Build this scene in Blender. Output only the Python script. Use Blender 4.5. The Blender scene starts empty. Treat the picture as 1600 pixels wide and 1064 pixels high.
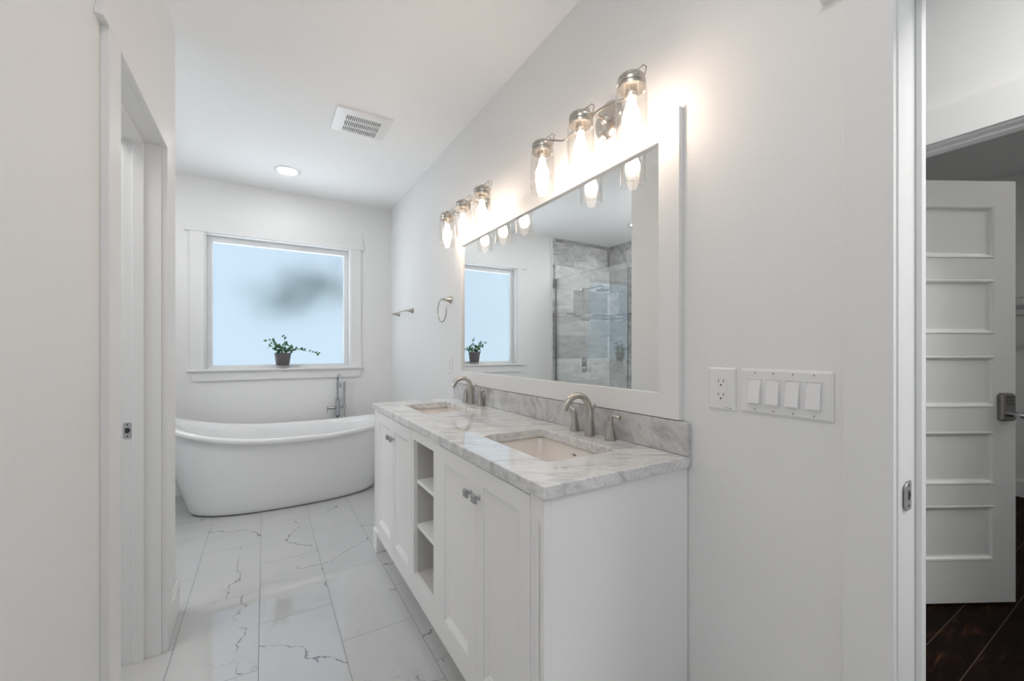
import bpy, bmesh, math, random
from mathutils import Vector, Matrix
random.seed(7)
PI = math.pi
sc = bpy.context.scene
COL = sc.collection

# ------------------------------------------------------------------ camera
cam_d = bpy.data.cameras.new('camera')
cam_d.sensor_width = 36.0
cam_d.lens = 36.0 * 648.53 / 1600.0
cam_d.shift_y = 14.5 / 1600.0
cam_d.clip_start = 0.02
cam = bpy.data.objects.new('camera', cam_d)
COL.objects.link(cam)
cam.location = (0, 0, 1.206)
cam.rotation_euler = (PI / 2, 0, -0.5379)
sc.camera = cam

# ------------------------------------------------------------------ world, exposure
wd = bpy.data.worlds.new('world')
sc.world = wd
wd.use_nodes = True
wn, wl = wd.node_tree.nodes, wd.node_tree.links
bg = wn['Background']
tc = wn.new('ShaderNodeTexCoord')
sp = wn.new('ShaderNodeSeparateXYZ')
wl.new(tc.outputs['Generated'], sp.inputs[0])
rp = wn.new('ShaderNodeValToRGB')            # daylight is blue beyond the window, neutral fill added behind the open rear
rp.color_ramp.elements[0].position = 0.0
rp.color_ramp.elements[0].color = (0.24, 0.25, 0.265, 1)
rp.color_ramp.elements[1].position = 0.35
rp.color_ramp.elements[1].color = (0.58, 0.73, 0.87, 1)
wl.new(sp.outputs['Y'], rp.inputs[0])


def w_ramp(sock, a, b):                      # smooth 0..1 between a and b
    m_ = wn.new('ShaderNodeMapRange')
    m_.interpolation_type = 'SMOOTHSTEP'
    m_.inputs['From Min'].default_value, m_.inputs['From Max'].default_value = a, b
    wl.new(sock, m_.inputs['Value'])
    return m_.outputs['Result']


def w_math(op, a, b):
    m_ = wn.new('ShaderNodeMath')
    m_.operation = op
    for i, v in enumerate((a, b)):
        if isinstance(v, (int, float)):
            m_.inputs[i].default_value = v
        else:
            wl.new(v, m_.inputs[i])
    return m_.outputs[0]


# glow added below and beside the window view to brighten the room
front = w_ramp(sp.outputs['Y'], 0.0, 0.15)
low_fill = w_ramp(sp.outputs['Z'], -0.30, -0.55)
side_fill = w_math('MULTIPLY', w_ramp(sp.outputs['X'], -0.64, -0.80), w_ramp(sp.outputs['Z'], 0.35, 0.0))
rear_low = w_math('MULTIPLY', w_ramp(sp.outputs['Y'], 0.0, -0.15), w_ramp(sp.outputs['Z'], 0.02, -0.06))   # added fill from low behind, lifts the ceiling
glow = w_math('ADD', w_math('MULTIPLY', front, w_math('MAXIMUM', low_fill, side_fill)), w_math('MULTIPLY', rear_low, 0.10))
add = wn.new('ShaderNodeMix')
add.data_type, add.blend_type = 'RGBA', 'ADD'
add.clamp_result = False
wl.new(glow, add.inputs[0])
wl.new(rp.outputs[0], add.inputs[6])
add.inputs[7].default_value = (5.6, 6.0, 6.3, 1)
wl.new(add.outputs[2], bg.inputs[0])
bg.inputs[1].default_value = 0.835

sc.view_settings.view_transform = 'Standard'
sc.view_settings.look = 'None'
sc.view_settings.gamma = 1
sc.view_settings.use_curve_mapping = False
sc.view_settings.exposure = 0.36
cy = sc.cycles
cy.max_bounces = 12
cy.diffuse_bounces = 7
cy.glossy_bounces = 6
cy.transmission_bounces = 8
cy.transparent_max_bounces = 16
cy.use_denoising = True
cy.sample_clamp_indirect = 6


def area(name, loc, rot, sx, sy, power, color=(1, 1, 1)):
    l = bpy.data.lights.new(name, 'AREA')
    l.shape = 'RECTANGLE'
    l.size, l.size_y, l.energy, l.color = sx, sy, power, color
    o = bpy.data.objects.new(name, l)
    COL.objects.link(o)
    o.location, o.rotation_euler = loc, rot
    return o


area('overhead_fill', (0.05, 0.10, 2.63), (0, 0, 0), 0.5, 1.0, 4, (0.98, 0.99, 1))  # added soft fill above the camera, out of view
area('shower_side_fill', (-1.38, 2.70, 2.64), (0, 0, 0), 0.9, 0.44, 15, (0.97, 0.985, 1))  # added fill hidden behind the partition, brightens the tub side
area('hall_fill', (1.75, -0.6, 2.62), (0, 0, 0), 0.5, 0.5, 18, (1, 0.985, 0.97))  # unseen fill added to brighten the hall
area('water_closet_fill', (-1.15, 1.75, 2.62), (0, 0, 0), 0.8, 0.6, 10, (1, 0.99, 0.98))  # unseen source added to throw light on the vanity front
area('closet_fill', (3.6, -0.4, 2.62), (0, 0, 0), 0.4, 0.4, 8, (1, 0.99, 0.98))  # added fill for the closet and its open door, never in view

# ------------------------------------------------------------------ materials


def mat(name, col=(.8, .8, .8), rough=.5, metal=0.0, spec=None, coat=0.0, bump=None):
    m = bpy.data.materials.new(name)
    m.use_nodes = True
    n, l = m.node_tree.nodes, m.node_tree.links
    b = n['Principled BSDF']
    b.inputs['Base Color'].default_value = (*col, 1)
    b.inputs['Roughness'].default_value = rough
    b.inputs['Metallic'].default_value = metal
    if spec is not None:
        b.inputs['Specular IOR Level'].default_value = spec
    b.inputs['Coat Weight'].default_value = coat
    if bump:
        sc_, st, det = bump
        t = n.new('ShaderNodeTexCoord')
        g = n.new('ShaderNodeNewGeometry')
        no = n.new('ShaderNodeTexNoise')
        no.inputs['Scale'].default_value = sc_
        no.inputs['Detail'].default_value = det
        bp = n.new('ShaderNodeBump')
        bp.inputs['Strength'].default_value = st
        bp.inputs['Distance'].default_value = .004
        l.new(g.outputs['Position'], no.inputs['Vector'])
        l.new(no.outputs['Fac'], bp.inputs['Height'])
        l.new(bp.outputs[0], b.inputs['Normal'])
    return m


def N(m, t, **kw):
    x = m.node_tree.nodes.new(t)
    for k, v in kw.items():
        setattr(x, k, v)
    return x


def math_node(m, op, a, b=None, c=None):
    x = N(m, 'ShaderNodeMath', operation=op)
    for i, v in enumerate((a, b, c)):
        if v is None:
            continue
        if isinstance(v, (int, float)):
            x.inputs[i].default_value = v
        else:
            m.node_tree.links.new(v, x.inputs[i])
    return x.outputs[0]


def mix_col(m, f, a, b, blend='MIX'):
    x = N(m, 'ShaderNodeMix', data_type='RGBA', blend_type=blend)
    L = m.node_tree.links
    for s, v in ((0, f), (6, a), (7, b)):
        if isinstance(v, (int, float)):
            x.inputs[s].default_value = v
        elif isinstance(v, tuple):
            x.inputs[s].default_value = (*v, 1)
        else:
            L.new(v, x.inputs[s])
    return x.outputs[2]


def ramp(m, v, stops):
    r = N(m, 'ShaderNodeValToRGB')
    e = r.color_ramp.elements
    while len(e) < len(stops):
        e.new(.5)
    for q, (p, c) in zip(e, stops):
        q.position = p
        q.color = (c, c, c, 1) if isinstance(c, (int, float)) else (*c, 1)
    m.node_tree.links.new(v, r.inputs[0])
    return r.outputs[0]


def noise(m, vec, scale, detail=4, rough=.55, dist=0):
    x = N(m, 'ShaderNodeTexNoise')
    x.inputs['Scale'].default_value = scale
    x.inputs['Detail'].default_value = detail
    x.inputs['Roughness'].default_value = rough
    x.inputs['Distortion'].default_value = dist
    m.node_tree.links.new(vec, x.inputs['Vector'])
    return x


M_wall = mat('wall_paint', (.83, .83, .825), .55, bump=(170, .22, 3))
M_ceil = mat('ceiling_knockdown', (.93, .93, .93), .8, bump=(75, .5, 4))
M_trim = mat('trim_paint', (.82, .82, .815), .45)
M_cab = mat('cabinet_paint', (.90, .90, .895), .3)
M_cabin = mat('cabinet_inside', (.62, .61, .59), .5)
M_ceramic = mat('white_acrylic', (.84, .845, .85), .12, coat=.4)
M_basin = mat('basin_porcelain_bulb_tint', (.87, .82, .775), .12, coat=.5)  # white porcelain with the bulbs' warm light tinted into its colour
M_chrome = mat('chrome', (.50, .51, .53), .12, 1)
M_nickel = mat('brushed_nickel', (.52, .49, .45), .27, 1)
M_nickel_bright = mat('satin_nickel', (.66, .62, .57), .22, 1)
M_lock = mat('aged_nickel', (.30, .29, .28), .3, 1)
M_lockkey = mat('lock_buttons', (.14, .14, .14), .4, .6)
M_plastic = mat('white_plastic', (.83, .83, .83), .3)
M_dark = mat('dark_gap', (.03, .03, .03), .7)
M_slot = mat('vent_dark', (.035, .035, .035), .8)
M_screw = mat('screw_metal', (.45, .45, .45), .35, 1)
M_pot = mat('grey_pot', (.13, .12, .125), .45)
M_potrim = mat('pot_saucer', (.38, .36, .36), .5)
M_soil = mat('soil', (.05, .035, .025), .9)
M_leaf = mat('leaf_green', (.035, .14, .055), .45)
M_treeleaf = mat('tree_leaf', (.018, .075, .065), .6)
M_stem = mat('stem', (.10, .12, .06), .6)
M_wire = mat('white_wire', (.55, .55, .55), .4)
M_frame = mat('vinyl_frame', (.78, .79, .80), .35)
M_logo = mat('grey_print', (.16, .16, .17), .5)

M_mirror = mat('mirror_silver', (.90, .915, .905), .0, 1)

# leaf colour varies
_l = noise(M_leaf, N(M_leaf, 'ShaderNodeNewGeometry').outputs['Position'], 40, 1)
M_leaf.node_tree.links.new(ramp(M_leaf, _l.outputs['Fac'], [(.35, (.02, .10, .045)), (.65, (.09, .27, .10))]),
                           M_leaf.node_tree.nodes['Principled BSDF'].inputs['Base Color'])


def thin_glass(name, tint, refl=1.0):
    m = bpy.data.materials.new(name)
    m.use_nodes = True
    n, l = m.node_tree.nodes, m.node_tree.links
    n.remove(n['Principled BSDF'])
    out = n['Material Output']
    tr = n.new('ShaderNodeBsdfTransparent')
    tr.inputs[0].default_value = (*tint, 1)
    gl = n.new('ShaderNodeBsdfGlossy')
    gl.inputs['Roughness'].default_value = 0.0
    fr = n.new('ShaderNodeFresnel')
    fr.inputs[0].default_value = 1.5
    mx = n.new('ShaderNodeMixShader')
    ge = n.new('ShaderNodeNewGeometry')   # the same index of refraction on both faces of the sheet
    l.new(math_node(m, 'MULTIPLY_ADD', ge.outputs['Backfacing'], 1 / 1.5 - 1.5, 1.5), fr.inputs[0])
    l.new(math_node(m, 'MULTIPLY', fr.outputs[0], refl), mx.inputs[0])
    l.new(tr.outputs[0], mx.inputs[1])
    l.new(gl.outputs[0], mx.inputs[2])
    l.new(mx.outputs[0], out.inputs[0])
    return m


M_jar = thin_glass('jar_glass', (.975, .97, .965))
M_sglass = thin_glass('shower_glass', (.965, .98, .975), 3.5)
M_glassedge = mat('glass_edge', (.03, .055, .06), .15)

# frosted window pane
M_frost = bpy.data.materials.new('frosted_pane')
M_frost.use_nodes = True
_b = M_frost.node_tree.nodes['Principled BSDF']
_b.inputs['Transmission Weight'].default_value = 1
_b.inputs['Roughness'].default_value = .36
_b.inputs['IOR'].default_value = 1.3
_b.inputs['Base Color'].default_value = (.97, .99, 1, 1)


def emit(name, col, strength):
    m = bpy.data.materials.new(name)
    m.use_nodes = True
    b = m.node_tree.nodes['Principled BSDF']
    b.inputs['Base Color'].default_value = (.9, .9, .9, 1)
    b.inputs['Emission Color'].default_value = (*col, 1)
    b.inputs['Emission Strength'].default_value = strength
    return m


M_bulb = emit('lit_bulb', (1, .80, .64), 27)
M_can = emit('lit_led_lens', (.97, .985, 1), 40)


def vein_layer(m, vec, scale, width, warp, mask_scale, soft=.5):
    n1 = noise(m, vec, scale, 5, .55, warp)
    a = math_node(m, 'ABSOLUTE', math_node(m, 'SUBTRACT', n1.outputs['Fac'], .5))
    v = ramp(m, a, [(0, 1), (width, 0)])
    n2 = noise(m, vec, mask_scale, 2)
    mk = ramp(m, n2.outputs['Fac'], [(soft, 0), (soft + .13, 1)])
    return math_node(m, 'MULTIPLY', v, mk)


# floor: polished white porcelain, 30 x 60 cm, half-offset, grey veins of their own in every tile
def floor_tile():
    m = mat('marble_look_floor_tile', (.8, .8, .8), .07, spec=1.0)
    L = m.node_tree.links
    b = m.node_tree.nodes['Principled BSDF']
    g = N(m, 'ShaderNodeNewGeometry').outputs['Position']
    s = N(m, 'ShaderNodeSeparateXYZ')
    L.new(g, s.inputs[0])
    u = math_node(m, 'DIVIDE', math_node(m, 'ADD', s.outputs[0], .0195 + .2955 * 20), .2955)
    iu = math_node(m, 'FLOOR', u)
    fu = math_node(m, 'SUBTRACT', u, iu)
    par = math_node(m, 'MODULO', iu, 2)
    # column that starts at x = -0.02 (index 20, even) has a joint at y = 2.133
    v0 = math_node(m, 'ADD', math_node(m, 'DIVIDE', math_node(m, 'SUBTRACT', s.outputs[1], 2.133 - .598 * 20), .598), math_node(m, 'MULTIPLY', par, .5))
    iv = math_node(m, 'FLOOR', v0)
    fv = math_node(m, 'SUBTRACT', v0, iv)
    du = math_node(m, 'MULTIPLY', math_node(m, 'MINIMUM', fu, math_node(m, 'SUBTRACT', 1, fu)), .2955)
    dv = math_node(m, 'MULTIPLY', math_node(m, 'MINIMUM', fv, math_node(m, 'SUBTRACT', 1, fv)), .598)
    d = math_node(m, 'MINIMUM', du, dv)
    grout = math_node(m, 'LESS_THAN', d, .0013)
    wn_ = N(m, 'ShaderNodeTexWhiteNoise', noise_dimensions='2D')
    cb = N(m, 'ShaderNodeCombineXYZ')
    L.new(iu, cb.inputs[0]); L.new(iv, cb.inputs[1]); L.new(cb.outputs[0], wn_.inputs['Vector'])
    off = N(m, 'ShaderNodeVectorMath', operation='MULTIPLY_ADD')
    L.new(wn_.outputs['Color'], off.inputs[0]); off.inputs[1].default_value = (9, 9, 9); L.new(g, off.inputs[2])
    vec = off.outputs[0]
    sw = N(m, 'ShaderNodeSeparateXYZ')
    L.new(wn_.outputs['Color'], sw.inputs[0])
    lx = math_node(m, 'MULTIPLY', math_node(m, 'SUBTRACT', fu, .5), .2955)
    ly = math_node(m, 'MULTIPLY', math_node(m, 'SUBTRACT', fv, .5), .598)
    wob = math_node(m, 'SUBTRACT', noise(m, vec, 2.8, 5, .54, .2).outputs['Fac'], .5)
    msk = noise(m, vec, 4.5, 3, .6)
    wid = noise(m, vec, 16, 2)

    def crack(ra, ro, amp, w0, w1, thr, flip):
        an = math_node(m, 'MULTIPLY', ra, PI)
        if flip: an = math_node(m, 'ADD', an, 1.2)
        t1 = math_node(m, 'MULTIPLY', lx, math_node(m, 'COSINE', an))
        t2 = math_node(m, 'MULTIPLY', ly, math_node(m, 'SINE', an))
        d_ = math_node(m, 'ADD', math_node(m, 'ADD', t1, t2), math_node(m, 'MULTIPLY', math_node(m, 'SUBTRACT', ro, .5), .22))
        d_ = math_node(m, 'ABSOLUTE', math_node(m, 'MULTIPLY_ADD', wob, amp, d_))
        w_ = math_node(m, 'MULTIPLY_ADD', ramp(m, wid.outputs['Fac'], [(.35, 0), (.68, 1)]), w1, w0)
        v = math_node(m, 'SUBTRACT', 1, math_node(m, 'MINIMUM', math_node(m, 'DIVIDE', d_, w_), 1))
        mk = ramp(m, msk.outputs['Fac'], [(thr, 0), (thr + .07, 1)] if not flip else [(1 - thr - .07, 1), (1 - thr, 0)])
        return math_node(m, 'MULTIPLY', ramp(m, v, [(.0, 0), (.6, 1)]), mk)
    v1 = crack(sw.outputs[0], sw.outputs[1], .50, .0018, .0052, .43, False)
    v2 = crack(sw.outputs[2], sw.outputs[0], .75, .0014, .0030, .44, True)
    cl = noise(m, vec, 5, 4)
    base = mix_col(m, cl.outputs['Fac'], (.51, .515, .52), (.585, .585, .585))
    c = mix_col(m, math_node(m, 'MULTIPLY', v1, .95), base, (.22, .225, .235))
    c = mix_col(m, math_node(m, 'MULTIPLY', v2, .5), c, (.36, .37, .38))
    c = mix_col(m, grout, c, (.20, .20, .20))
    L.new(c, b.inputs['Base Color'])
    L.new(math_node(m, 'MULTIPLY_ADD', grout, .6, .03), b.inputs['Roughness'])
    return m


def counter_marble(name='carrara_marble', k=1.0, rot=(.25, .15, -.50), sc3=(.55, .13, .2)):
    m = mat(name, (.8, .8, .8), .035, spec=1.0)
    L = m.node_tree.links
    b = m.node_tree.nodes['Principled BSDF']
    g = N(m, 'ShaderNodeNewGeometry').outputs['Position']
    mp = N(m, 'ShaderNodeMapping')
    mp.vector_type = 'TEXTURE'
    mp.inputs['Rotation'].default_value = rot
    mp.inputs['Scale'].default_value = sc3
    L.new(g, mp.inputs[0])
    vec = mp.outputs[0]
    n1 = noise(m, vec, 3.2, 7, .62, 1.2)
    n2 = noise(m, vec, 12, 5, .6, .6)
    base = ramp(m, n1.outputs['Fac'], [(p, tuple(q * k for q in c)) for p, c in [(.28, (.42, .43, .445)), (.42, (.62, .625, .63)), (.52, (.76, .76, .755)), (.7, (.85, .845, .835))]])
    v1 = vein_layer(m, vec, 5.5, .02, 1.2, 2.5, .50)
    v2 = ramp(m, n2.outputs['Fac'], [(.30, 1), (.40, 0)])
    c = mix_col(m, math_node(m, 'MULTIPLY', v1, .65), base, (.25, .255, .27))
    c = mix_col(m, math_node(m, 'MULTIPLY', v2, .5), c, (.33, .335, .345))
    n3 = noise(m, vec, 34, 3, .6, .3)
    v3 = ramp(m, n3.outputs['Fac'], [(.27, 1), (.35, 0)])
    c = mix_col(m, math_node(m, 'MULTIPLY', v3, .6), c, (.24, .24, .25))
    L.new(c, b.inputs['Base Color'])
    return m


def shower_tile(name, axis):
    m = mat(name, (.5, .5, .5), .15)
    L = m.node_tree.links
    b = m.node_tree.nodes['Principled BSDF']
    g = N(m, 'ShaderNodeNewGeometry').outputs['Position']
    s = N(m, 'ShaderNodeSeparateXYZ')
    L.new(g, s.inputs[0])
    hor = s.outputs[0] if axis == 'x' else s.outputs[1]
    z = s.outputs[2]

    def cells(W, H, z0, offs):
        v = math_node(m, 'DIVIDE', math_node(m, 'SUBTRACT', z, z0 - H * 20), H)
        iv = math_node(m, 'FLOOR', v)
        fv = math_node(m, 'SUBTRACT', v, iv)
        par = math_node(m, 'MODULO', iv, 2)
        u = math_node(m, 'ADD', math_node(m, 'DIVIDE', math_node(m, 'ADD', hor, W * 20 + .1), W), math_node(m, 'MULTIPLY', par, offs))
        iu = math_node(m, 'FLOOR', u)
        fu = math_node(m, 'SUBTRACT', u, iu)
        du = math_node(m, 'MULTIPLY', math_node(m, 'MINIMUM', fu, math_node(m, 'SUBTRACT', 1, fu)), W)
        dv = math_node(m, 'MULTIPLY', math_node(m, 'MINIMUM', fv, math_node(m, 'SUBTRACT', 1, fv)), H)
        gr = math_node(m, 'LESS_THAN', math_node(m, 'MINIMUM', du, dv), .0016)
        wn_ = N(m, 'ShaderNodeTexWhiteNoise', noise_dimensions='2D')
        cb = N(m, 'ShaderNodeCombineXYZ')
        L.new(iu, cb.inputs[0]); L.new(iv, cb.inputs[1]); L.new(cb.outputs[0], wn_.inputs['Vector'])
        return gr, wn_
    gr, w = cells(.61, .305, 1.70, .5)
    off = N(m, 'ShaderNodeVectorMath', operation='MULTIPLY_ADD')
    L.new(w.outputs['Color'], off.inputs[0]); off.inputs[1].default_value = (7, 7, 7); L.new(g, off.inputs[2])
    mp = N(m, 'ShaderNodeMapping')
    mp.inputs['Rotation'].default_value = (.5, .6, .3)
    mp.inputs['Scale'].default_value = (1, 2.6, 2.6)
    L.new(off.outputs[0], mp.inputs[0])
    n1 = noise(m, mp.outputs[0], 3.0, 6, .62, 1.0)
    base = ramp(m, n1.outputs['Fac'], [(.30, (.30, .30, .305)), (.48, (.48, .48, .48)), (.68, (.64, .635, .63))])
    tone = math_node(m, 'MULTIPLY_ADD', w.outputs['Value'], .65, .70)
    hs = N(m, 'ShaderNodeHueSaturation')
    L.new(base, hs.inputs['Color']); L.new(tone, hs.inputs['Value'])
    c = mix_col(m, gr, hs.outputs[0], (.26, .26, .26))
    gr2, w2 = cells(.15, .0245, 1.60, .37)
    c2 = ramp(m, w2.outputs['Value'], [(0, (.16, .16, .165)), (.4, (.28, .28, .28)), (.75, (.45, .45, .45)), (1, (.6, .6, .6))])
    c2 = mix_col(m, gr2, c2, (.4, .4, .4))
    band = math_node(m, 'MULTIPLY', math_node(m, 'GREATER_THAN', z, 1.60), math_node(m, 'LESS_THAN', z, 1.6985))
    c = mix_col(m, band, c, c2)
    L.new(c, b.inputs['Base Color'])
    return m


def dark_floor():
    m = mat('dark_wood_look_floor', (.05, .03, .02), .55, spec=.04)
    L = m.node_tree.links
    b = m.node_tree.nodes['Principled BSDF']
    g = N(m, 'ShaderNodeNewGeometry').outputs['Position']
    mp = N(m, 'ShaderNodeMapping')
    mp.inputs['Rotation'].default_value = (0, 0, 0)
    L.new(g, mp.inputs[0])
    s = N(m, 'ShaderNodeSeparateXYZ')
    L.new(mp.outputs[0], s.inputs[0])
    u = math_node(m, 'DIVIDE', math_node(m, 'ADD', s.outputs[1], .127 * 80 - .462), .127)
    fu = math_node(m, 'FRACT', u)
    gr = math_node(m, 'LESS_THAN', math_node(m, 'MINIMUM', fu, math_node(m, 'SUBTRACT', 1, fu)), .008)
    mp2 = N(m, 'ShaderNodeMapping')
    mp2.inputs['Scale'].default_value = (2, 9, 2)
    L.new(g, mp2.inputs[0])
    n1 = noise(m, mp2.outputs[0], 2.2, 7, .68, 1.1)
    c = ramp(m, n1.outputs['Fac'], [(.48, (.007, .004, .003)), (.60, (.018, .008, .005)), (.72, (.07, .032, .014))])
    c = mix_col(m, gr, c, (.14, .10, .075))
    L.new(c, b.inputs['Base Color'])
    return m


M_floor = floor_tile()
M_marble = counter_marble()
M_marble2 = counter_marble('carrara_marble_backsplash', .78, (.75, .1, -.2), (.9, .42, .22))
M_stile = shower_tile('grey_marble_wall_tile', 'x')
M_stile2 = shower_tile('grey_marble_wall_tile_side', 'y')
M_darkfloor = dark_floor()

# ------------------------------------------------------------------ mesh helpers


def bm_new():
    return bmesh.new()


def box(bm, x0, x1, y0, y1, z0, z1):
    v = [bm.verts.new((x, y, z)) for x in (x0, x1) for y in (y0, y1) for z in (z0, z1)]
    for f in ((0, 1, 3, 2), (4, 6, 7, 5), (0, 4, 5, 1), (2, 3, 7, 6), (0, 2, 6, 4), (1, 5, 7, 3)):
        bm.faces.new([v[i] for i in f])
    return bm


AX = {'xyz': lambda u, v, w: (u, v, w), 'yzx': lambda u, v, w: (w, u, v), 'xzy': lambda u, v, w: (u, w, v)}


def grid_solid(bm, us, vs, holes, w0, w1, axes):
    """solid plate over the grid us x vs with the cells in holes left open; axes names what u, v, w are"""
    P = AX[axes]
    vt = {}

    def V(i, j, k):
        if (i, j, k) not in vt:
            vt[(i, j, k)] = bm.verts.new(P(us[i], vs[j], w1 if k else w0))
        return vt[(i, j, k)]
    nu, nv = len(us) - 1, len(vs) - 1
    on = lambda i, j: 0 <= i < nu and 0 <= j < nv and (i, j) not in holes
    for i in range(nu):
        for j in range(nv):
            if not on(i, j):
                continue
            bm.faces.new([V(i, j, 1), V(i + 1, j, 1), V(i + 1, j + 1, 1), V(i, j + 1, 1)])
            bm.faces.new([V(i, j, 0), V(i, j + 1, 0), V(i + 1, j + 1, 0), V(i + 1, j, 0)])
            if not on(i - 1, j): bm.faces.new([V(i, j, 0), V(i, j, 1), V(i, j + 1, 1), V(i, j + 1, 0)])
            if not on(i + 1, j): bm.faces.new([V(i + 1, j, 0), V(i + 1, j + 1, 0), V(i + 1, j + 1, 1), V(i + 1, j, 1)])
            if not on(i, j - 1): bm.faces.new([V(i, j, 0), V(i + 1, j, 0), V(i + 1, j, 1), V(i, j, 1)])
            if not on(i, j + 1): bm.faces.new([V(i, j + 1, 0), V(i, j + 1, 1), V(i + 1, j + 1, 1), V(i + 1, j + 1, 0)])
    return bm


def prism(bm, pts, w0, w1, axes):
    """extrude the polygon pts (u, v) from w0 to w1"""
    P = AX[axes]
    a = [bm.verts.new(P(u, v, w0)) for u, v in pts]
    b = [bm.verts.new(P(u, v, w1)) for u, v in pts]
    bm.faces.new(a[::-1]); bm.faces.new(b)
    n = len(pts)
    for i in range(n):
        bm.faces.new([a[i], a[(i + 1) % n], b[(i + 1) % n], b[i]])
    return bm


def loft(bm, rings, cap0=True, cap1=True):
    R = [[bm.verts.new(p) for p in r] for r in rings]
    n = len(R[0])
    for a, b in zip(R, R[1:]):
        for i in range(n):
            bm.faces.new([a[i], a[(i + 1) % n], b[(i + 1) % n], b[i]])
    if cap0: bm.faces.new(R[0][::-1])
    if cap1: bm.faces.new(R[-1])
    return bm


def tube(bm, path, rad, n=16, cap=True, flat=1.0):
    pts = [Vector(p) for p in path]
    if isinstance(rad, (int, float)):
        rad = [rad] * len(pts)
    T = []
    for i in range(len(pts)):
        a, b = pts[max(0, i - 1)], pts[min(len(pts) - 1, i + 1)]
        T.append((b - a).normalized())
    up = Vector((0, 0, 1)) if abs(T[0].z) < .9 else Vector((1, 0, 0))
    nrm = (up - T[0] * up.dot(T[0])).normalized()
    rings = []
    for i, p in enumerate(pts):
        if i:
            q = T[i - 1].rotation_difference(T[i])
            nrm = (q @ nrm)
            nrm = (nrm - T[i] * nrm.dot(T[i])).normalized()
        bi = T[i].cross(nrm)
        rings.append([p + (nrm * math.cos(t) * flat + bi * math.sin(t)) * rad[i] for t in [2 * PI * k / n for k in range(n)]])
    return loft(bm, rings, cap, cap)


def smooth_path(ctrl, steps=8):
    """Catmull-Rom through the control points (tuples of any length)"""
    out = []
    n = len(ctrl)
    for i in range(n - 1):
        p0, p1, p2, p3 = ctrl[max(i - 1, 0)], ctrl[i], ctrl[i + 1], ctrl[min(i + 2, n - 1)]
        for k in range(steps):
            t = k / steps
            out.append(tuple(.5 * (2 * b + (c - a) * t + (2 * a - 5 * b + 4 * c - d) * t * t + (3 * b - a - 3 * c + d) * t ** 3)
                             for a, b, c, d in zip(p0, p1, p2, p3)))
    out.append(tuple(ctrl[-1]))
    return out


def lathe(bm, prof, n=32, axis='z', c=(0, 0, 0), cap0=True, cap1=True):
    rings = []
    for r, h in prof:
        ring = []
        for k in range(n):
            a = 2 * PI * k / n
            if axis == 'z': p = (c[0] + r * math.cos(a), c[1] + r * math.sin(a), c[2] + h)
            elif axis == 'x': p = (c[0] + h, c[1] + r * math.cos(a), c[2] + r * math.sin(a))
            else: p = (c[0] + r * math.cos(a), c[1] + h, c[2] + r * math.sin(a))
            ring.append(p)
        rings.append(ring)
    return loft(bm, rings, cap0, cap1)


def shift(bm, d):
    for v in bm.verts:
        v.co += Vector(d)
    return bm


def obj(name, bm, m, parent=None, bevel=0, smooth=False, seg=2, angle=35):
    bmesh.ops.recalc_face_normals(bm, faces=bm.faces)
    me = bpy.data.meshes.new(name)
    bm.to_mesh(me)
    bm.free()
    me.materials.append(m)
    o = bpy.data.objects.new(name, me)
    COL.objects.link(o)
    if smooth:
        for p in me.polygons:
            p.use_smooth = True
        es = o.modifiers.new('es', 'EDGE_SPLIT')
        es.split_angle = math.radians(angle)
    if bevel:
        b = o.modifiers.new('bevel', 'BEVEL')
        b.width, b.segments = bevel, seg
        b.limit_method = 'ANGLE'
        b.angle_limit = math.radians(40)
    if parent:
        o.parent = parent
    return o


def thing(name, label, cat, loc=(0, 0, 0), rotz=0, group=None):
    o = bpy.data.objects.new(name, None)
    o.empty_display_size = .05
    COL.objects.link(o)
    o.location = loc
    o.rotation_euler = (0, 0, rotz)
    o['label'] = label
    o['category'] = cat
    if group:
        o['group'] = group
    return o


def tag(o, label, cat, group=None):
    o['label'] = label
    o['category'] = cat
    if group:
        o['group'] = group
    return o


def struct_empty(name, loc=(0, 0, 0), rotz=0, label=None):
    o = bpy.data.objects.new(name, None)
    COL.objects.link(o)
    o.location = loc
    o.rotation_euler = (0, 0, rotz)
    o['kind'] = 'structure'
    if label: o['label'] = label
    return o


def struct(name, bm, m, bevel=0, label=None):
    o = obj(name, bm, m, None, bevel)
    o['kind'] = 'structure'
    if label: o['label'] = label
    return o


def copy_tree(o, parent=None):
    kids = [c for c in bpy.data.objects if c.parent == o]
    c = o.copy()
    COL.objects.link(c)
    c.parent = parent
    for k in kids:
        copy_tree(k, c)
    return c


# ------------------------------------------------------------------ room dimensions
XR = 1.1248          # right wall face
XL = -.350           # left partition face
YW = 4.361           # window wall face
H = 2.656
YB = -1.5            # rear end of what is built
XS = -1.97           # shower side wall
HX = 2.29            # hall wall with the closet doorway
XC = 5.33            # closet far wall

# floors and ceiling
struct('floor', box(bm_new(), XS - .1, XR + .075, YB, YW + .1, -.06, 0), M_floor)
struct('floor.001', box(bm_new(), XR + .075, XC + .1, YB, 2.6, -.06, 0), M_darkfloor)
struct('ceiling', box(bm_new(), XS - .1, XC + .1, YB, YW + .1, H, H + .06), M_ceil)

# right wall with the bathroom doorway
DY1 = .345           # jamb line of the doorway
DY0 = -.45
DTOP = 2.02
bm = grid_solid(bm_new(), [YB, DY0, DY1, YW], [0, DTOP, H], {(1, 0)}, XR, XR + .15, 'yzx')
struct('wall_right', bm, M_wall)

# window wall with the window opening
WX0, WX1, WZ0, WZ1 = -.437, .734, 1.022, 2.205
bm = grid_solid(bm_new(), [-.96, WX0, WX1, XR + .15], [0, WZ0, WZ1, H], {(1, 1)}, YW, YW + .126, 'xzy')
struct('wall_far', bm, M_wall)
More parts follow.
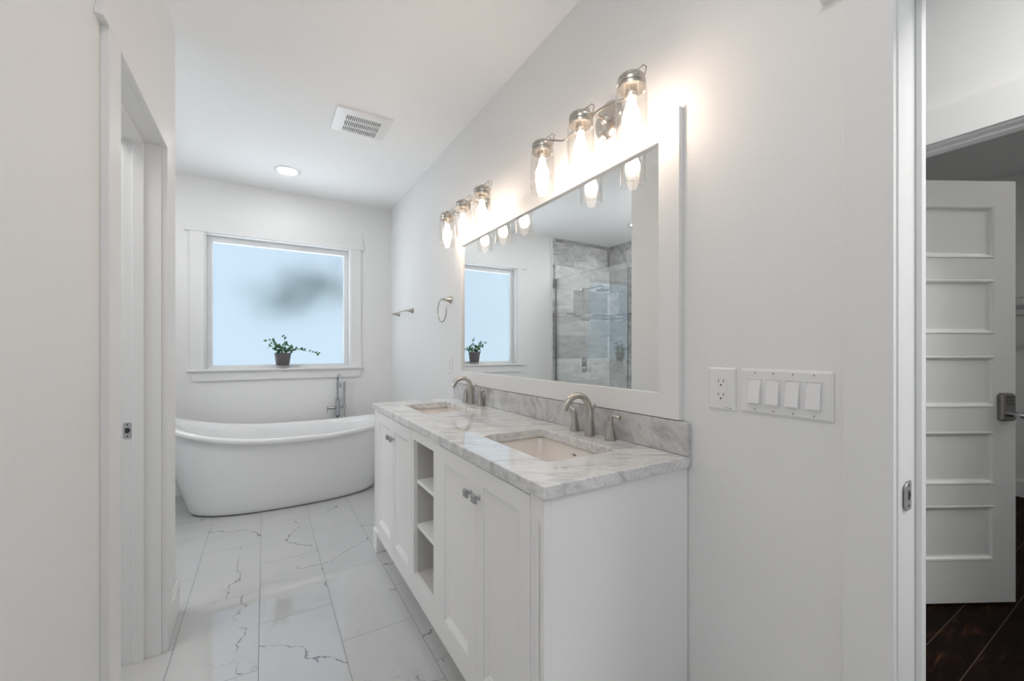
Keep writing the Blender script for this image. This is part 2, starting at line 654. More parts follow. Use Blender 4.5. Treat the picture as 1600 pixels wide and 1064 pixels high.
# tiled shower walls
struct('wall_shower_far', box(bm_new(), XS - .1, -.96, YW - .012, YW + .16, 0, H), M_stile)
struct('wall_shower_side', box(bm_new(), XS - .1, XS, 2.42, YW - .012, 0, H), M_stile2)
struct('trim_1', box(bm_new(), -.966, -.950, YW - .018, YW, 0, H), M_trim)

# left partition with the doorway to the water closet
LY0, LY1, LTOP = 1.490, 2.140, 2.030
bm = grid_solid(bm_new(), [YB, LY0, LY1, 2.42], [0, LTOP, H], {(1, 0)}, XL - .115, XL, 'yzx')
struct('wall_left', bm, M_wall)
struct('wall_partition_end', box(bm_new(), XS, XL - .115, 2.305, 2.42, 0, H), M_wall)
struct('wall_closet_left', box(bm_new(), XS - .1, XS, YB, 2.305, 0, H), M_wall)

# hall wall with closet doorway
CY1, CY0, CTOP = .86, .06, 2.035
bm = grid_solid(bm_new(), [YB, CY0, CY1, 2.6], [0, CTOP, H], {(1, 0)}, HX, HX + .115, 'yzx')
struct('wall_hall', bm, M_wall)
struct('wall_hall_end', box(bm_new(), XR + .15, HX, 2.5, 2.6, 0, H), M_wall)
struct('wall_closet_far', box(bm_new(), XC, XC + .1, YB, 2.6, 0, H), M_wall)
struct('wall_closet_side', box(bm_new(), HX + .115, XC, 1.5, 1.6, 0, H), M_wall)
struct('wall_closet_near', box(bm_new(), HX + .115, XC, YB - .1, YB, 0, H), M_wall)


# ------------------------------------------------------------------ casings
def casing(name, plane, out, y0, y1, top, wid=.09, th=.018, headh=.135, over=.045, sides=(1, 1), bottom=0.0, over2=None, lip=.004):
    """flat craftsman casing round an opening in a wall of constant x; out is the direction away from the wall"""
    root = struct_empty(name, (plane, 0, 0))
    w0, w1 = (0, th * out) if out > 0 else (th * out, 0)
    if sides[0]:
        obj('side_casing', box(bm_new(), w0, w1, y0 - wid, y0, bottom, top), M_trim, root, .0015)
    if sides[1]:
        obj('side_casing', box(bm_new(), w0, w1, y1, y1 + wid, bottom, top), M_trim, root, .0015)
    ya, yb = y0 - wid, y1 + wid
    o2 = over if over2 is None else over2
    pts = [(ya - over, top), (yb + o2, top), (yb, top + headh), (ya, top + headh)]
    w0h, w1h = (0, (th + lip) * out) if out > 0 else ((th + lip) * out, 0)
    obj('head_casing', prism(bm_new(), pts, w0h, w1h, 'yzx'), M_trim, root, .0015)
    return root


def jamb(name, xa, xb, y0, y1, top, stop_x, stop_w=.035, th=.018):
    """door lining of three boards with a stop; returns the root"""
    root = struct_empty(name, ((xa + xb) / 2, 0, 0))
    c = (xa + xb) / 2
    a, b = xa - c, xb - c
    s0, s1 = stop_x - c, stop_x + stop_w - c
    obj('jamb_board', box(bm_new(), a, b, y0 - th, y0, 0, top + th), M_trim, root, .001)
    obj('jamb_board', box(bm_new(), a, b, y1, y1 + th, 0, top + th), M_trim, root, .001)
    obj('head_board', box(bm_new(), a, b, y0, y1, top, top + th), M_trim, root, .001)
    obj('door_stop', box(bm_new(), s0, s1, y0, y0 + .011, 0, top), M_trim, root, .002)
    obj('door_stop', box(bm_new(), s0, s1, y1 - .011, y1, 0, top), M_trim, root, .002)
    obj('door_stop', box(bm_new(), s0, s1, y0 + .011, y1 - .011, top - .011, top), M_trim, root, .002)
    return root


# left doorway: jamb a little back from the casing edge
casing('trim_2', XL, 1, 1.503, 2.127, 2.012, wid=.098, over2=.012, lip=.0003)
jl = jamb('trim_3', XL - .115, XL, 1.508, 2.122, 2.012, XL - .086)
casing('trim_4', XL - .115, -1, 1.503, 2.127, 2.012, wid=.09)
# right (bathroom entry) doorway
casing('trim_5', XR, -1, DY0 + .012, .330, 2.012, wid=.087)
jr = jamb('trim_6', XR, XR + .15, DY0 + .018, .327, 2.012, XR + .094, .026)
casing('trim_7', XR + .15, 1, DY0 + .012, .330, 2.012, wid=.087)
# closet doorway in the hall
casing('trim_8', HX, -1, CY0 + .012, CY1 - .012, 2.022, wid=.09, headh=.135)
jc = jamb('trim_9', HX, HX + .115, CY0 + .018, CY1 - .018, 2.017, HX + .035)


def strike(parent, x0, x1, y, z0, z1, lip):
    """strike plate let into a jamb board that faces -y"""
    p = obj('strike_plate', prism(bm_new(), [(x0 + .004, z0), (x1 - .004, z0), (x1, z0 + .004), (x1, z1 - .004), (x1 - .004, z1), (x0 + .004, z1), (x0, z1 - .004), (x0, z0 + .004)], y - .0022, y, 'xzy'),
            M_screw, parent, .0005)
    p['label'] = 'brushed metal strike plate'
    xm, zm = (x0 + x1) / 2, (z0 + z1) / 2
    b = bm_new()
    prism(b, [(xm - .006, zm - .009), (xm + .004, zm - .011), (xm + .011, zm), (xm + .004, zm + .011), (xm - .006, zm + .009)], y - .0026, y - .0021, 'xzy')
    for dz in (-.022, .022):
        lathe(b, [(.0028, -.0028), (.0028, -.0021)], 12, 'y', (xm + .001, y, zm + dz))
    obj('latch_hole', b, M_dark, p)
    if lip:
        b = bm_new()
        pts = [(z0 + .006, 0), (z1 - .006, 0)]
        prism(b, [(x0 - .013, zm - .018), (x0 - .010, zm - .024), (x0 + .002, z0 + .002), (x0 + .002, z1 - .002), (x0 - .010, zm + .024), (x0 - .013, zm + .018)], y - .005, y - .0021, 'xzy')
        obj('lip', b, M_screw, p, .0008)
    return p


cl = jl.location.x
strike(jl, -.470 - cl + .006, -.440 - cl, 2.122, .866, .927, False)
cr = jr.location.x
strike(jr, 1.158 - cr, 1.190 - cr, .327, .866, .928, True)


# ------------------------------------------------------------------ baseboards
def baseboard(name, x0, x1, y0, y1, side, h=.13, th=.014):
    """runs in x or y; side gives the direction it stands out of the wall: '+x', '-x', '+y', '-y'"""
    root = bm_new()
    if side == '+x': box(root, x0, x0 + th, y0, y1, 0, h); box(root, x0, x0 + th * .6, y0, y1, h, h + .012)
    if side == '-x': box(root, x0 - th, x0, y0, y1, 0, h); box(root, x0 - th * .6, x0, y0, y1, h, h + .012)
    if side == '-y': box(root, x0, x1, y0 - th, y0, 0, h); box(root, x0, x1, y0 - th * .6, y0, h, h + .012)
    if side == '+y': box(root, x0, x1, y0, y0 + th, 0, h); box(root, x0, x1, y0, y0 + th * .6, h, h + .012)
    return struct(name, root, M_trim, .003)


baseboard('baseboard_left', XL, 0, 2.225, 2.434, '+x')
baseboard('baseboard_partition', XS, XL, 2.42, 0, '+y')
baseboard('baseboard_far', -.95, XR, YW, 0, '-y')
baseboard('baseboard_right', XR, 0, 2.63, YW, '-x')
baseboard('baseboard_closet', XC, 0, YB, 1.5, '-x')
baseboard('baseboard_hall', HX, 0, .95, 2.5, '-x')
b = bm_new()
tube(b, [(XL + .013, 2.232, .018), (XL + .020, 2.222, .012)], .006, 8)

# ------------------------------------------------------------------ window
win = struct_empty('window_1', ((WX0 + WX1) / 2, YW, WZ0), label='square frosted window above the bathtub')
wx, wz = (WX1 - WX0) / 2, WZ1 - WZ0
t = .008
rv = grid_solid(bm_new(), [-wx, -wx + t, wx - t, wx], [0, t, wz - t, wz], {(1, 1)}, -.002, .126, 'xzy')
obj('reveal_lining', rv, M_trim, win, .001)
fi = .043
fr = grid_solid(bm_new(), [-wx + t, -wx + t + fi, wx - t - fi, wx - t], [t, t + .040, wz - t - .05, wz - t], {(1, 1)}, .075, .125, 'xzy')
obj('window_frame', fr, M_frame, win, .004)
gl = box(bm_new(), -wx + t + fi - .004, wx - t - fi + .004, .116, .122, t + .036, wz - t - .046)
obj('pane', gl, M_frost, win)
cs = .097
obj('side_casing', box(bm_new(), -wx - cs, -wx, -.018, -.0, .018, wz), M_trim, win, .0015)
obj('side_casing', box(bm_new(), wx, wx + cs, -.018, -.0, .018, wz), M_trim, win, .0015)
obj('head_casing', prism(bm_new(), [(-wx - cs - .042, wz), (wx + cs + .036, wz), (wx + cs, wz + .133), (-wx - cs, wz + .133)], -.022, 0, 'xzy'), M_trim, win, .0015)
obj('window_sill', box(bm_new(), -wx - cs - .022, wx + cs + .022, -.045, -.002, 0, .018), M_trim, win, .003)
obj('apron', prism(bm_new(), [(-wx - cs - .018, 0), (wx + cs + .018, 0), (wx + cs - .022, -.082), (-wx - cs + .026, -.082)], -.020, 0, 'xzy'), M_trim, win, .0015)

# ------------------------------------------------------------------ tree outside
tr = thing('tree', 'dark green leafy branches blurred behind the frosted window pane', 'tree', (1.9, 6.6, -.3))
b = bm_new()
tube(b, smooth_path([(0, 0, 0), (.1, .1, 1.2), (-.35, .05, 1.9), (-1.30, -.35, 2.45)], 6), [.07 - .002 * k for k in range(19)], 10)
obj('trunk', b, M_stem, tr, smooth=True)
b = bm_new()
for k in range(400):
    t_ = random.random()
    cx_, cz_ = (-1.82 + .70 * t_, 2.06 + .42 * t_)
    p = Vector((cx_ + random.gauss(0, .18), random.gauss(-.4, .18), cz_ + random.gauss(0, .12)))
    a = Vector((random.uniform(-1, 1), random.uniform(-1, 1), random.uniform(-1, 1))).normalized() * .055
    q = a.cross(Vector((.3, .5, .8))).normalized() * .024
    b.faces.new([b.verts.new(p - a), b.verts.new(p + q), b.verts.new(p + a), b.verts.new(p - q)])
obj('foliage', b, M_treeleaf, tr)

# ------------------------------------------------------------------ bathtub
tub = thing('bathtub', 'white freestanding slipper bathtub with raised left end under the window', 'bathtub', (.15, 3.87, 0))


def zr(X):
    d = .35 - X
    return .556 + (.155 * d ** 3 if d > 0 else .14 * d * d)


def tub_ring(aL, aR, b_, zf, n=96, e=2.35):
    r = []
    for k in range(n):
        a = 2 * PI * k / n
        c, s = math.cos(a), math.sin(a)
        ax = aR if c > 0 else aL
        x = ax * abs(c) ** (2 / e) * (1 if c > 0 else -1)
        y = b_ * abs(s) ** (2 / e) * (1 if s > 0 else -1)
        r.append((x, y, zf(x + .15)))
    return r


def lerp(a, b, t): return a + (b - a) * t


rings = [tub_ring(.56, .63, .245, lambda X: .0), tub_ring(.60, .675, .275, lambda X: .004), tub_ring(.625, .695, .292, lambda X: .018),
         tub_ring(.64, .705, .302, lambda X: .045)]
for k in range(1, 11):
    t = k / 10
    rings.append(tub_ring(lerp(.64, .835, t ** 1.05), lerp(.705, .80, t), lerp(.302, .362, t ** .8), lambda X, t=t: lerp(.045, zr(X) - .048, t)))
rings += [tub_ring(.838, .803, .365, lambda X: zr(X) - .045),
          tub_ring(.858, .822, .384, lambda X: zr(X) - .043), tub_ring(.866, .830, .391, lambda X: zr(X) - .034),
          tub_ring(.868, .832, .393, lambda X: zr(X) - .015), tub_ring(.862, .826, .388, lambda X: zr(X) - .003),
          tub_ring(.850, .815, .377, lambda X: zr(X))]
rings += [tub_ring(.715, .765, .335, lambda X: zr(X) - .004), tub_ring(.69, .75, .322, lambda X: zr(X) - .014),
          tub_ring(.672, .735, .308, lambda X: zr(X) - .045)]
for k in range(1, 8):
    t = k / 7
    rings.append(tub_ring(lerp(.672, .50, t), lerp(.735, .60, t ** 1.4), lerp(.308, .23, t), lambda X, t=t: lerp(zr(X) - .045, .15, t ** .8)))
rings += [tub_ring(.43, .53, .18, lambda X: .125), tub_ring(.2, .25, .08, lambda X: .12)]
obj('tub_shell', loft(bm_new(), rings), M_ceramic, tub, smooth=True, angle=60)
b = lathe(bm_new(), [(.0, .121), (.034, .121), (.034, .127), (.0, .128)], 24, 'z', (.38, 0, 0))
obj('drain', b, M_chrome, tub, smooth=True)['label'] = 'chrome drain'

# ------------------------------------------------------------------ floor mounted tub filler
tf = thing('tub_faucet', 'chrome freestanding tub filler with hand shower behind the bathtub', 'faucet', (.608, 4.305, 0))
b = bm_new()
lathe(b, [(.034, 0), (.034, .006), (.020, .012), (.0135, .03), (.0135, .56), (.019, .565), (.021, .58), (.021, .72), (.019, .735), (.011, .74)], 24)
obj('column', b, M_chrome, tf, smooth=True)
b = bm_new()
path = [(0, 0, .73), (0, 0, .86)] + [(0, -.085 + .085 * math.cos(a), .885 + .085 * math.sin(a)) for a in [PI * k / 12 for k in range(0, 13)]] + [(0, -.170, .85)]
tube(b, path, .0115, 16)
obj('spout', b, M_chrome, tf, smooth=True, angle=60)
b = tube(bm_new(), [(-.022, 0, .650), (-.098, 0, .650)], .0145, 18)
tube(b, [(-.09, 0, .652), (-.098, -.012, .60)], .004, 8)
obj('valve_handle', b, M_chrome, tf, smooth=True)
b = tube(bm_new(), [(.015, 0, .652), (.068, -.004, .652)], .0085, 16)
lathe(b, [(.013, -.014), (.014, 0), (.014, .012), (.011, .016)], 16, 'z', (.060, -.006, .654))
obj('shower_holder', b, M_chrome, tf, smooth=True)
b = lathe(bm_new(), [(.006, .0), (.0095, .01), (.0095, .21), (.0105, .225), (.009, .232)], 16, 'z', (.060, -.006, .665))
obj('hand_shower', b, M_chrome, tf, smooth=True)
b = tube(bm_new(), smooth_path([(.060, -.006, .66), (.062, -.006, .45), (.070, .0, .25), (.045, .005, .12), (.018, .002, .30), (.016, 0, .50)], 8), .005, 10)
obj('hose', b, M_chrome, tf, smooth=True)

# ------------------------------------------------------------------ potted plant
pp = thing('potted_plant', 'small trailing green plant in a grey pot on the window sill', 'plant', (.145, 4.372, WZ0 + t * 0 + .008))
pp.location.z = WZ0 + .018
# the pot stands on the inner end of the sill board
pp.location.y = 4.355
pp.location.z = WZ0 + .0185
b = lathe(bm_new(), [(.048, 0), (.050, .002), (.052, .020), (.050, .022)], 32)
obj('saucer', b, M_potrim, pp, smooth=True)
b = lathe(bm_new(), [(.050, .020), (.0535, .024), (.068, .132), (.068, .136), (.063, .136), (.061, .118), (.0, .116)], 32, cap1=False)
obj('pot', b, M_pot, pp, smooth=True)
b = lathe(bm_new(), [(.0, .112), (.061, .1165), (.0, .1205)], 24, cap0=False, cap1=False)
obj('soil', b, M_soil, pp)
stems = bm_new(); leaves = bm_new()


def leaf(bm, p, d, size):
    d = d.normalized()
    up = Vector((random.uniform(-.4, .4), random.uniform(-1, -.2), random.uniform(.2, 1)))
    s = d.cross(up).normalized()
    n_ = s.cross(d)
    a = p + d * size * .45; tip = p + d * size
    l0 = bm.verts.new(p); t0 = bm.verts.new(tip)
    m0 = bm.verts.new(a - n_ * size * .08)
    lL = bm.verts.new(a + s * size * .36); lR = bm.verts.new(a - s * size * .36)
    tL = bm.verts.new(p + d * size * .8 + s * size * .2); tR = bm.verts.new(p + d * size * .8 - s * size * .2)
    for f in ((l0, m0, lL), (l0, lR, m0), (m0, tL, lL), (m0, lR, tR), (m0, t0, tL), (m0, tR, t0)):
        bm.faces.new(f)


ends = [((-.135, -.01, .252), .030, 9), ((-.085, -.03, .215), .03, 7), ((.006, .0, .292), .024, 6), ((.022, -.02, .225), .034, 8), ((-.045, -.03, .2), .034, 7),
        ((.07, -.02, .185), .034, 7), ((.290, -.035, .128), .028, 15), ((.045, .01, .205), .03, 6), ((-.02, .02, .20), .03, 7), ((.17, -.05, .165), .03, 9),
        ((-.11, .0, .19), .03, 7), ((.0, -.05, .19), .03, 6), ((.10, .01, .17), .03, 6)]
for (ex, ey, ez), ls, nl in ends:
    s0 = (random.uniform(-.03, .03), random.uniform(-.03, .03), .115)
    mid = (lerp(s0[0], ex, .4), lerp(s0[1], ey, .4), lerp(.118, ez, .7) + .02 + (.02 if ex > .2 else 0))
    path = smooth_path([s0, mid, (ex, ey, ez)], 8)
    tube(stems, path, [.0018 - .00006 * k for k in range(len(path))], 6)
    for k in range(nl):
        q = lerp(.25, 1, k / (nl - 1)) * (len(path) - 1)
        p = Vector(path[int(q)])
        dirv = Vector((random.uniform(-1, 1) + (.4 if ex > 0 else -.4), random.uniform(-.8, .5), random.uniform(-.3, 1)))
        leaf(leaves, p, dirv, ls * random.uniform(.75, 1.15))
for k in range(46):
    a, r = random.uniform(0, 2 * PI), random.uniform(.01, .062)
    leaf(leaves, Vector((r * math.cos(a), r * math.sin(a), random.uniform(.125, .17))), Vector((math.cos(a), math.sin(a), random.uniform(-.2, .9))), random.uniform(.024, .036))
obj('stems', stems, M_stem, pp, smooth=True)
obj('foliage', leaves, M_leaf, pp)

# ------------------------------------------------------------------ ceiling fan grille and recessed lights
vf = thing('ceiling_vent', 'white rectangular exhaust fan grille with dark slots in the ceiling', 'vent', (.535, 2.775, H))
us = [-.165, -.102]
vs = [-.142, -.080]
nslot = 18
holes = set()
step = .209 / nslot
for k in range(nslot):
    us += [-.102 + k * step + step * .24, -.102 + k * step + step * .76]
us += [.108, .165]
us = sorted(set(round(x, 5) for x in us))
vs = [-.142, -.078, -.016, -.002, .060, .074, .125, .142]
vs = [-.142, -.078, -.020, -.009, .056, .067, .124, .142]
hu = [i for i in range(len(us) - 1) if abs((us[i + 1] - us[i]) - step * .52) < 1e-4]
holes = {(i, j) for i in hu for j in (1, 3, 5)}
b = grid_solid(bm_new(), us, vs, holes, -.012, -.004, 'xyz')
obj('grille', b, M_plastic, vf)
b = grid_solid(bm_new(), [-.165, -.155, .155, .165], [-.142, -.132, .132, .142], {(1, 1)}, -.004, 0, 'xyz')
obj('rim', b, M_plastic, vf)
obj('housing', box(bm_new(), -.12, .12, -.10, .13, -.0035, -.0005), M_slot, vf)['label'] = 'dark fan opening'


def can_light(x, y, label):
    c = thing('recessed_light', label, 'ceiling light', (x, y, H), group=None)
    b = bm_new()
    lathe(b, [(.096, 0), (.097, -.003), (.090, -.007), (.074, -.008), (.068, -.003), (.068, 0)], 40, cap0=False, cap1=False)
    obj('trim_ring', b, M_plastic, c, smooth=True)
    obj('lens', lathe(bm_new(), [(.070, -.0005), (.070, -.003), (.0, -.0035)], 40, cap1=False), M_can, c)
    return c


can_light(.161, 3.815, 'round lit recessed ceiling light over the bathtub')
can_light(-1.458, 3.38, 'round lit recessed ceiling light over the shower, seen in the mirror')

# ------------------------------------------------------------------ vanity cabinet
CF = .580            # face
CB = XR - .003
Y0, Y1 = .822, 2.615
BND = [.822, .880, 1.200, 1.520, 1.872, 2.200, 2.555, 2.615]
ZT = .845
van = thing('vanity_cabinet', 'long white double vanity cabinet with four doors and open centre shelves', 'cabinet', (.85, 1.7185, 0))
ox, oy = -.85, -1.7185


def vbox(b, x0, x1, y0, y1, z0, z1):
    return box(b, x0 + ox, x1 + ox, y0 + oy, y1 + oy, z0, z1)


# carcass: end panels, floor, back, dividers, in one body
b = bm_new()
vbox(b, CF + .02, CB, Y0, Y0 + .018, .0, ZT)
vbox(b, CF + .02, CB, Y1 - .018, Y1, .0, ZT)
vbox(b, CF + .02, CB - .012, Y0 + .018, Y1 - .018, .105, .123)
vbox(b, CB - .012, CB, Y0 + .018, Y1 - .018, .105, ZT)
obj('body', b, M_cab, van, .0015)
# face frame with openings
fy = [Y0, .880, 1.200 - .006, 1.200 + .006, 1.520, 1.585, 1.842, 1.872, 2.200 - .006, 2.200 + .006, 2.555, Y1]
b = grid_solid(bm_new(), [v + oy for v in fy], [.095, .128, .195, .800, .838, ZT], {(1, 1), (1, 2), (1, 3), (3, 1), (3, 2), (3, 3), (7, 1), (7, 2), (7, 3), (9, 1), (9, 2), (9, 3), (5, 2)},
               CF + ox, CF + .02 + ox, 'yzx')
obj('face_frame', b, M_cab, van, .0012)
# inside of the centre unit
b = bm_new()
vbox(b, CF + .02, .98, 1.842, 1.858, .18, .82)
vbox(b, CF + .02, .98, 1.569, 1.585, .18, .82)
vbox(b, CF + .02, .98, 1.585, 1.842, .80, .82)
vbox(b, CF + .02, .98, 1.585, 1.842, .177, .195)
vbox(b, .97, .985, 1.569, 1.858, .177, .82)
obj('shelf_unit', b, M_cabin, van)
for z in (.416, .617):
    obj('shelf', vbox(bm_new(), CF + .018, .97, 1.585, 1.842, z - .018, z), M_cab, van, .0015)


def cab_door(y0, y1, knob_side, zb=.128, zt=.838):
    """shaker door with a stepped inner moulding; returns the leaf"""
    g = .0018
    y0 += g; y1 -= g; zb += g; zt -= g
    st = .055
    x0, x1 = CF - .001, CF + .019
    b = bm_new()
    grid_solid(b, [y0 + oy, y0 + st + oy, y1 - st + oy, y1 + oy], [zb, zb + st + .008, zt - st, zt], {(1, 1)}, x0 + ox, x1 + ox, 'yzx')
    d = obj('door', b, M_cab, van, .0012)
    # panel and ogee moulding
    iy0, iy1, iz0, iz1 = y0 + st, y1 - st, zb + st + .008, zt - st
    b = bm_new()
    prof = [(0, .004), (.004, .003), (.010, .007), (.016, .009), (.020, .012)]
    R = []
    for inset, dep in prof:
        R.append([(x0 + dep + ox, y + oy, z) for y, z in ((iy0 + inset, iz0 + inset), (iy1 - inset, iz0 + inset), (iy1 - inset, iz1 - inset), (iy0 + inset, iz1 - inset))])
    loft(b, R, False, True)
    obj('door_panel', b, M_cab, d)
    ky = y0 + .028 if knob_side == 0 else y1 - .028
    b = bm_new()
    lathe(b, [(.009, 0), (.007, -.003), (.005, -.006), (.0055, -.013)], 16, 'x', (x0 + ox, ky + oy, .742))
    s = .013
    prs = [(.5, -.012), (.95, -.015), (1, -.018), (1, -.023), (.8, -.026)]
    loft(b, [[(x0 + ox + dx, ky + oy + a * s * q, .742 + c * s * q) for a, c in ((-1, -1), (1, -1), (1, 1), (-1, 1))] for q, dx in prs])
    obj('knob', b, M_screw, d, .001)['label'] = 'square polished metal knob'
    return d


cab_door(.880, 1.200, 1)
cab_door(1.200, 1.520, 0)
cab_door(1.872, 2.200, 1)
cab_door(2.200, 2.555, 0)
# fluted pilasters and feet
for (a, c) in ((Y0, .880), (2.555, Y1)):
    m_ = (a + c) / 2
    b = bm_new()
    w_, z0_, z1_ = .011, .17, .775
    outer = [(w_ * math.cos(t_), z1_ + w_ * math.sin(t_)) for t_ in [PI * k / 12 for k in range(13)]] + [(-w_, z0_), (w_, z0_)]
    n_ = len(outer)
    inner = [(p[0] * .55, (p[1] - .006 if p[1] > .5 else p[1] + .006)) for p in outer]
    A = [b.verts.new((CF - .0012 + ox, m_ + oy + p[0], p[1])) for p in outer]
    A2 = [b.verts.new((CF - .0030 + ox, m_ + oy + p[0] * .8, p[1])) for p in outer]
    B = [b.verts.new((CF - .0006 + ox, m_ + oy + p[0], p[1])) for p in inner]
    for q in range(n_):
        b.faces.new([A[q], A[(q + 1) % n_], A2[(q + 1) % n_], A2[q]])
        b.faces.new([A2[q], A2[(q + 1) % n_], B[(q + 1) % n_], B[q]])
    b.faces.new(B)
    obj('flute_moulding', b, M_cab, van)
for (a, c, near) in ((Y0 - .004, .925, 1), (2.525, Y1 + .004, 0)):
    b = bm_new()
    i0, i1 = (a, c)
    pts = [(i0 + oy, 0), (i1 + oy, 0), (i1 + oy, .112), (i0 + oy, .112)]
    pts2 = [(i0 + oy + .004, .122), (i1 + oy - .004, .122)]
    prism(b, pts[:2] + [(i1 + oy, .110), (i1 + oy - .006, .124), (i0 + oy + .006, .124), (i0 + oy, .110)], CF - .010 + ox, CF + .055 + ox, 'yzx')
    obj('foot', b, M_cab, van, .002)
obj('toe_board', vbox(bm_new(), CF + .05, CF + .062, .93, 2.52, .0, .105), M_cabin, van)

# ------------------------------------------------------------------ countertop, backsplash
ct = thing('countertop', 'white and grey veined marble vanity countertop with two sink cutouts', 'countertop', (.85, 1.7185, ZT))
S1, S2 = (.985, 1.417), (2.036, 2.460)
SX0, SX1 = .710, .985
b = grid_solid(bm_new(), [.570 + ox, SX0 + ox, SX1 + ox, XR - .001 + ox], [.8104 + oy, S1[0] + oy, S1[1] + oy, S2[0] + oy, S2[1] + oy, 2.6277 + oy], {(1, 1), (1, 3)}, .0005, .035, 'xyz')
obj('slab', b, M_marble, ct, .004, seg=3)
b = box(bm_new(), XR - .021 + ox, XR - .001 + ox, .8104 + oy, 2.6277 + oy, .0352, .1385)
obj('backsplash', b, M_marble2, ct, .003)['label'] = 'grey marble backsplash strip'


def sink(yc, label, logo):
    s = thing('sink', label, 'sink', ((SX0 + SX1) / 2, yc, .845), group=None)
    hx, hy = (SX1 - SX0) / 2 + .012, .216 + .012

    def rr(ax, ay, r, z, n=6):
        out = []
        for cx_, cy_, a0 in ((ax - r, ay - r, 0), (-ax + r, ay - r, PI / 2), (-ax + r, -ay + r, PI), (ax - r, -ay + r, 1.5 * PI)):
            for k in range(n + 1):
                a = a0 + PI / 2 * k / n
                out.append((cx_ + r * math.cos(a), cy_ + r * math.sin(a), z))
        return out
    R = [rr(hx + .012, hy + .012, .03, -.001), rr(hx, hy, .025, -.0012), rr(hx - .004, hy - .004, .025, -.008), rr(hx - .020, hy - .022, .028, -.07), rr(hx - .034, hy - .040, .032, -.118),
         rr(hx - .050, hy - .060, .035, -.134), rr(hx - .085, hy - .11, .03, -.140), rr(.022, .022, .0215, -.146)]
    R += [rr(.022, .022, .0215, -.160), rr(hx - .046, hy - .056, .035, -.148), rr(hx - .022, hy - .028, .032, -.125), rr(hx - .008, hy - .010, .028, -.07), rr(hx + .008, hy + .008, .025, -.010), rr(hx + .012, hy + .012, .03, -.009), rr(hx + .012, hy + .012, .03, -.001)]
    obj('basin', loft(bm_new(), R, False, False), M_basin, s, smooth=True, angle=50)
    obj('drain', lathe(bm_new(), [(.0, -.150), (.020, -.150), (.0205, -.144), (.017, -.142), (.0, -.141)], 24), M_nickel_bright, s, smooth=True)['label'] = 'metal drain'
    if logo:
        b = bm_new()
        xx = hx - .0105
        tube(b, [(xx, .004 + .010 * math.cos(a), -.030 + .004 * math.sin(a)) for a in [PI * k / 10 for k in range(11)]], .0014, 6)
        tube(b, [(xx, -.004, -.030), (xx, .008, -.033)], .0012, 6)
        obj('maker_mark', b, M_logo, s)
    return s


sink(1.201, 'rectangular white undermount sink nearest the camera end of the vanity', True)
sink(2.248, 'rectangular white undermount sink at the window end of the vanity', False)


# ------------------------------------------------------------------ sink faucets (widespread: spout and two lever handles)
def sink_faucet(y, label):
    f = thing('sink_faucet', label, 'faucet', (1.058, y, .8803))
    b = bm_new()
    ctrl = [(0, 0, 0, .0215), (0, 0, .004, .0215), (0, 0, .03, .0195), (0, 0, .07, .0155), (-.003, 0, .105, .0135), (-.016, 0, .135, .0128), (-.040, 0, .153, .0122), (-.068, 0, .155, .0120),
            (-.095, 0, .143, .0118), (-.112, 0, .122, .0120), (-.120, 0, .104, .0125)]
    P = smooth_path(ctrl, 5)
    tube(b, [p[:3] for p in P], [p[3] for p in P], 24)
    obj('spout', b, M_nickel, f, smooth=True, angle=60)
    b = tube(bm_new(), smooth_path([(.012, 0, .075), (.019, 0, .095), (.022, 0, .108), (.030, 0, .118)], 4), .0035, 10)
    obj('lift_rod', b, M_nickel, f, smooth=True)
    for s in (-1, 1):
        b = bm_new()
        lathe(b, [(.0210, 0), (.0212, .004), (.0175, .025), (.0125, .052), (.0120, .055)], 24, 'z', (.010, .1 * s, 0))
        h = obj('handle', b, M_nickel, f, smooth=True)
        b = bm_new()
        P = smooth_path([(.010, .1 * s, .0555, .0115), (.010, .1 * s, .070, .0098), (.008, .104 * s, .083, .0085), (.006, .118 * s, .090, .0068), (.006, .138 * s, .088, .0065), (.006, .150 * s, .087, .0078)], 5)
        tube(b, [p[:3] for p in P], [p[3] for p in P], 18)
        obj('lever', b, M_nickel, h, smooth=True, angle=60)
    return f


f0 = sink_faucet(1.200, 'brushed nickel gooseneck faucet with two lever handles at the near sink')
f1 = copy_tree(f0)
f1.location.y = 2.270
f1.location.x = 1.070
f1['label'] = 'brushed nickel gooseneck faucet with two lever handles at the window-end sink'

# ------------------------------------------------------------------ framed mirror
mir = thing('framed_mirror', 'large rectangular wall mirror in a flat white frame above the vanity', 'mirror', (XR - .001, 1.715, .985))
oy2, oz2 = -1.715, -.985
b = grid_solid(bm_new(), [.8401 + oy2, .9183 + oy2, 2.5024 + oy2, 2.5903 + oy2], [.9865 + oz2, 1.0651 + oz2, 1.8827 + oz2, 1.9639 + oz2], {(1, 1)}, -.0195, 0, 'yzx')
obj('frame', b, M_trim, mir, .0012)
obj('mirror_glass', box(bm_new(), -.006, -.001, .915 + oy2, 2.506 + oy2, 1.062 + oz2, 1.886 + oz2), M_mirror, mir)


